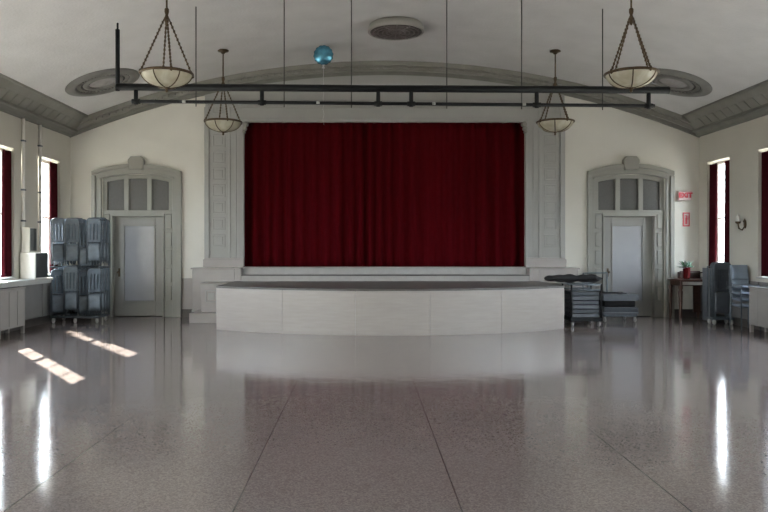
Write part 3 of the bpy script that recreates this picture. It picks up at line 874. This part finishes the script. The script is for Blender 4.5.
# low trolley
lx0, lx1, ly0, ly1 = 4.31, 5.03, -1.12, -.42
t = thing('low_trolley', 'low grey trolley on pale castors in front of the right door', 'trolley', ((lx0+lx1)/2, -.77, 0))
link('deck', MB().box(lx0, lx1, ly0, ly1, .16, .20), M['lightgrey'], parent=t, bevel=.006)
link('frame', MB().box(lx0+.03, lx1-.03, ly0+.02, ly0+.06, .11, .16).box(lx0+.03, lx1-.03, ly1-.06, ly1-.02, .11, .16).box(lx0+.03, lx0+.07, ly0+.06, ly1-.06, .11, .16).box(lx1-.07, lx1-.03, ly0+.06, ly1-.06, .11, .16), M['steel'], parent=t)
for x in (lx0+.06, lx1-.06):
    for y in (ly0+.06, ly1-.06): link('castor', castor(MB(), x, y).box(x-.02, x+.02, y-.02, y+.02, .07, .158), M['castor'], parent=t)
for x in (lx0+.03, lx1-.03):
    link('post', MB().box(x-.015, x+.015, ly1-.05, ly1-.02, .20, .42), M['steel'], parent=t)
h = MB(); hy = ly1-.02
h.tube([(4.62, hy, .20), (4.62, hy, .97)], .016, 8).tube([(4.62, hy, .965), (4.12, hy, .955)], .013, 8).tube([(4.12, hy, .955), (4.12, hy, .5), (4.34, hy, .18)], .013, 8)
link('handle', h, M['steel'], parent=t)
o = link('platform_panel', MB().box(lx0+.02, lx1-.01, ly0+.02, ly1-.08, .201, .30), M['grey_top'], ((lx0+lx1)/2, -.8, .2), bevel=.006)
tag(o, 'flat dark grey panel lying on the low trolley deck', 'panel')
pd = link('gap_shade_filler', MB().box(lx0+.05, lx1-.05, ly0+.05, ly1-.1, .301, .425), M['darkcloth'], ((lx0+lx1)/2, -.8, .3), bevel=.02)  # black block added to stand for the shade in the gap between panels
tag(pd, 'black filler in the dark gap between the two panels on the low trolley', 'filler')
o = link('platform_panel', MB().box(lx0+.01, lx1, ly0+.0, ly1-.08, .426, .55), M['lightgrey'], ((lx0+lx1)/2, -.8, .42), bevel=.008)
tag(o, 'thick pale grey panel on top of the load on the low trolley', 'panel')
def clo(u, v):
    x = 4.10 + .78*u; y = -.86 + .36*v
    return (x, y, .556 + .05*(1-u)**1.5 + .006*math.sin(14*u+9*v))
o = link('dark_sheet', MB().grid(clo, 20, 8), M['darkcloth'], (4.5, -.7, .556), solid=.01)
tag(o, 'dark sheet draped over the top panel of the low trolley', 'sheet')

# ------------------------------------------------------------------ desk, plant
dx0, dx1, dy0, dy1 = 6.03, 6.68, -.68, -.10
t = thing('writing_desk', 'dark wooden desk with raised back and pale drawer front in the right corner', 'desk', (6.35, -.39, 0))
link('desk_top', MB().box(dx0-.02, dx1+.02, dy0-.02, dy1, .80, .835), M['wood'], parent=t, bevel=.006)
link('apron', MB().box(dx0+.03, dx1-.03, dy0+.03, dy1-.02, .70, .80), M['wood'], parent=t)
link('drawer_front', MB().box(dx0+.07, dx1-.12, dy0+.015, dy0+.03, .72, .785), M['ivory'], parent=t, bevel=.003)
link('back_board', MB().box(dx0+.24, dx1+.02, dy1-.03, dy1, .836, .99).box(dx0+.20, dx1+.02, dy1-.16, dy1-.031, .95, .97).box(dx0+.20, dx0+.24, dy1-.16, dy1, .836, .97), M['wood'], parent=t, bevel=.004)
link('side_panel', MB().box(dx1-.16, dx1-.02, dy1-.12, dy1-.08, .12, .70), M['wood'], parent=t)
for x, y in ((dx0+.03, dy0+.03), (dx1-.03, dy0+.03), (dx0+.03, dy1-.04), (dx1-.03, dy1-.04)):
    lg = MB()
    prof = [(.001,0),(.024,.0),(.028,.05),(.038,.12),(.03,.2),(.038,.45),(.044,.58),(.032,.62),(.044,.65),(.044,.70)]
    lg.lathe(prof, x, y, 14)
    link('leg', lg, M['woodleg'], parent=t)
px, py = 6.27, -.45
t = thing('potted_plant', 'small leafy plant in a red pot standing on the wooden desk', 'plant', (px, py, .836))
link('pot', MB().lathe([(.001,.836),(.055,.836),(.065,.86),(.075,1.06),(.084,1.07),(.084,1.09),(.07,1.09),(.066,1.05),(.001,1.05)], px, py, 20), M['redpot'], parent=t)
rn = random.Random(8)
for nm, m_, cnt in (('foliage', M['leaf'], 34), ('pale_foliage', M['leafpale'], 16)):
    lf = MB()
    for k in range(cnt):
        a = rn.uniform(0, 2*PI); el = rn.uniform(.1, 1.3); L = rn.uniform(.08, .19)
        base = Vector((px+.03*math.cos(a), py+.03*math.sin(a), 1.055))
        d = Vector((math.cos(a)*math.cos(el), math.sin(a)*math.cos(el), math.sin(el)))
        s = d.cross(Vector((0,0,1))).normalized(); mid = base + d*L*.75; tip = base + d*(L*1.3) - Vector((0,0,.03))
        w = rn.uniform(.018, .034)
        u = Vector((0,0,.008))
        lf.add([base, mid+s*w+u, tip, mid-s*w+u, mid], [(0,1,4),(1,2,4),(2,3,4),(3,0,4)], True)
        lf.tube([base, mid], .003, 4)
    link(nm, lf, m_, parent=t)
link('soil', MB().lathe([(.001,1.052),(.066,1.052)], px, py, 16), M['soil'], parent=t, solid=.003)

# ------------------------------------------------------------------ chairs along the right wall
t = thing('chair_dolly', 'low steel dolly on pale castors under the folding chairs by the right wall', 'dolly', (6.46, -1.25, 0))
gx0, gx1, gy0, gy1 = 6.30, 6.67, -1.60, -1.32
d = MB()
for x in (gx0, gx1): d.box(x-.015, x+.015, gy0, gy1, .10, .135)
for y in (gy0, gy1): d.box(gx0, gx1, y-.015, y+.015, .10, .135)
link('frame', d, M['steel'], parent=t)
for x in (gx0+.02, gx1-.02):
    for y in (gy0+.04, gy1-.04): link('castor', castor(MB(), x, y), M['castor'], parent=t)
link('end_post', MB().tube([(gx0, gy1, .13), (gx0, gy1, 1.12), (gx1, gy1, 1.12), (gx1, gy1, .13)], .014, 8), M['steel'], parent=t)
pr2 = folding_chair('', 'folding chairs on the low dolly', .34, shell=M['grey_top'])
for k in range(3):
    lab = f'dark grey folding chair on the low dolly by the right wall, {["frontmost","middle one","rearmost"][k]}'
    loc = (6.485+.004*k, -1.54+.075*k, .137)
    if k == 0: pr2.location = loc; pr2.rotation_euler = (0,0,.06); pr2.scale = (1,1,1.16); pr2['label'] = lab
    else: dup(pr2, loc, .06, lab)
t = thing('folding_table', 'pale grey folded table standing on edge left of the folding chairs by the right wall', 'table', (6.48, -1.0, 0))
link('table_top', MB().box(6.455, 6.49, -1.27, -.76, .02, 1.08), M['lightgrey'], parent=t, bevel=.008)
lg = MB().tube([(6.502,-1.2,.1),(6.502,-1.2,.9),(6.502,-.85,.9),(6.502,-.85,.1)], .011, 8)
link('leg_frame', lg, M['steel'], parent=t)
link('edge_band', MB().box(6.453, 6.492, -1.28, -1.271, .03, 1.07), M['steel'], parent=t)

def stack_chair(label):
    t = thing('stacking_chair', label, 'chair', (0,0,0), 'stacking chairs by the right wall')
    w = .32; h = w/2
    def sf(u, v): return (-h+w*u, -.20+.36*v, .43 - .02*math.sin(PI*v) + .02*(2*u-1)**2)
    link('seat', MB().grid(sf, 8, 8), M['shell'], parent=t, solid=.05)
    def bf_(u, v): return (-h+w*u, .19+.06*v-.03*(2*u-1)**2, .54+.28*v)
    link('backrest', MB().grid(bf_, 8, 6), M['shell'], parent=t, solid=.03)
    f = MB()
    for s in (-1, 1):
        f.tube([(s*h, .17, .42), (s*h, .20, .55), (s*h, .25, .78)], .011, 8)
    link('back_frame', f, M['steel'], parent=t)
    for s in (-1, 1):
        link('leg', MB().tube([(s*(h+.0), -.18, .42), (s*(h+.012), -.215, 0)], .011, 8), M['steel'], parent=t)
        link('leg', MB().tube([(s*(h+.0), .17, .42), (s*(h+.012), .215, 0)], .011, 8), M['steel'], parent=t)
    return t
s0 = stack_chair('')
for k in range(4):
    lab = 'pale blue grey stacking chair beside the right heater, ' + ['bottom of the stack', 'second from the bottom', 'second from the top', 'top of the stack'][k]
    loc = (6.52, -2.32-.0*k+.0, .115*k)
    if k == 0: s0.location = loc; s0['label'] = lab
    else: dup(s0, loc, 0, lab)

# ------------------------------------------------------------------ light
w = bpy.data.worlds.new('daylight'); bpy.context.scene.world = w; w.use_nodes = True
nt = w.node_tree; bg = nt.nodes['Background']
tc = nt.nodes.new('ShaderNodeTexCoord'); sp_ = nt.nodes.new('ShaderNodeSeparateXYZ'); nt.links.new(tc.outputs['Generated'], sp_.inputs[0])
rp = nt.nodes.new('ShaderNodeValToRGB')
mr = nt.nodes.new('ShaderNodeMapRange'); mr.inputs['From Min'].default_value = -1; mr.inputs['From Max'].default_value = 1
nt.links.new(sp_.outputs['Z'], mr.inputs['Value']); nt.links.new(mr.outputs[0], rp.inputs['Fac'])
e = rp.color_ramp.elements
e[0].position = 0.0; e[0].color = (.30, .28, .25, 1)
e[1].position = 1.0; e[1].color = (.62, .76, 1.0, 1)
q = e.new(.485); q.color = (.36, .34, .31, 1)
q = e.new(.515); q.color = (.88, .94, 1.0, 1)
nt.links.new(rp.outputs['Color'], bg.inputs['Color'])
bg.inputs['Strength'].default_value = 8.5

sun = bpy.data.lights.new('sun', 'SUN'); sun.energy = 22; sun.angle = .0093; sun.color = (1.0, .95, .86)
so = bpy.data.objects.new('sun', sun); C.objects.link(so)
dirv = Vector((1.0, -1.43, -1.745*.55)).normalized()
so.rotation_euler = dirv.to_track_quat('-Z', 'Y').to_euler()
so.location = (-20, 20, 15)
for sgn in (-1, 1):
    for y0, y1 in WIN:
        a = bpy.data.lights.new('window_portal', 'AREA'); a.shape = 'RECTANGLE'; a.size = y1-y0; a.size_y = WZ1-WZ0
        a.cycles.is_portal = True
        o = bpy.data.objects.new('window_portal', a); C.objects.link(o)
        o.location = (sgn*(HW+WT+.01), (y0+y1)/2 + WS[sgn], (WZ0+WZ1)/2)
        o.rotation_euler = Vector((-sgn, 0, 0)).to_track_quat('-Z', 'Z').to_euler()

# ------------------------------------------------------------------ camera
cam = bpy.data.cameras.new('camera'); co = bpy.data.objects.new('camera', cam); C.objects.link(co)
co.location = (-.463, -15.85, 1.5); co.rotation_euler = (PI/2, 0, 0)
cam.sensor_width = 36; cam.lens = 36*740/768
cam.shift_x = 21/768; cam.shift_y = -9/768
cam.clip_start = .05; cam.clip_end = 200
sc = bpy.context.scene; sc.camera = co
sc.view_settings.view_transform = 'Standard'; sc.view_settings.look = 'None'
sc.view_settings.exposure = 1.92; sc.view_settings.gamma = 1.0; sc.view_settings.use_curve_mapping = False
sc.cycles.use_denoising = True
sc.cycles.max_bounces = 14; sc.cycles.diffuse_bounces = 8; sc.cycles.glossy_bounces = 5; sc.cycles.transparent_max_bounces = 12
sc.cycles.sample_clamp_indirect = 6.0
for o in bpy.data.objects:
    if '_base' in o: del o['_base']
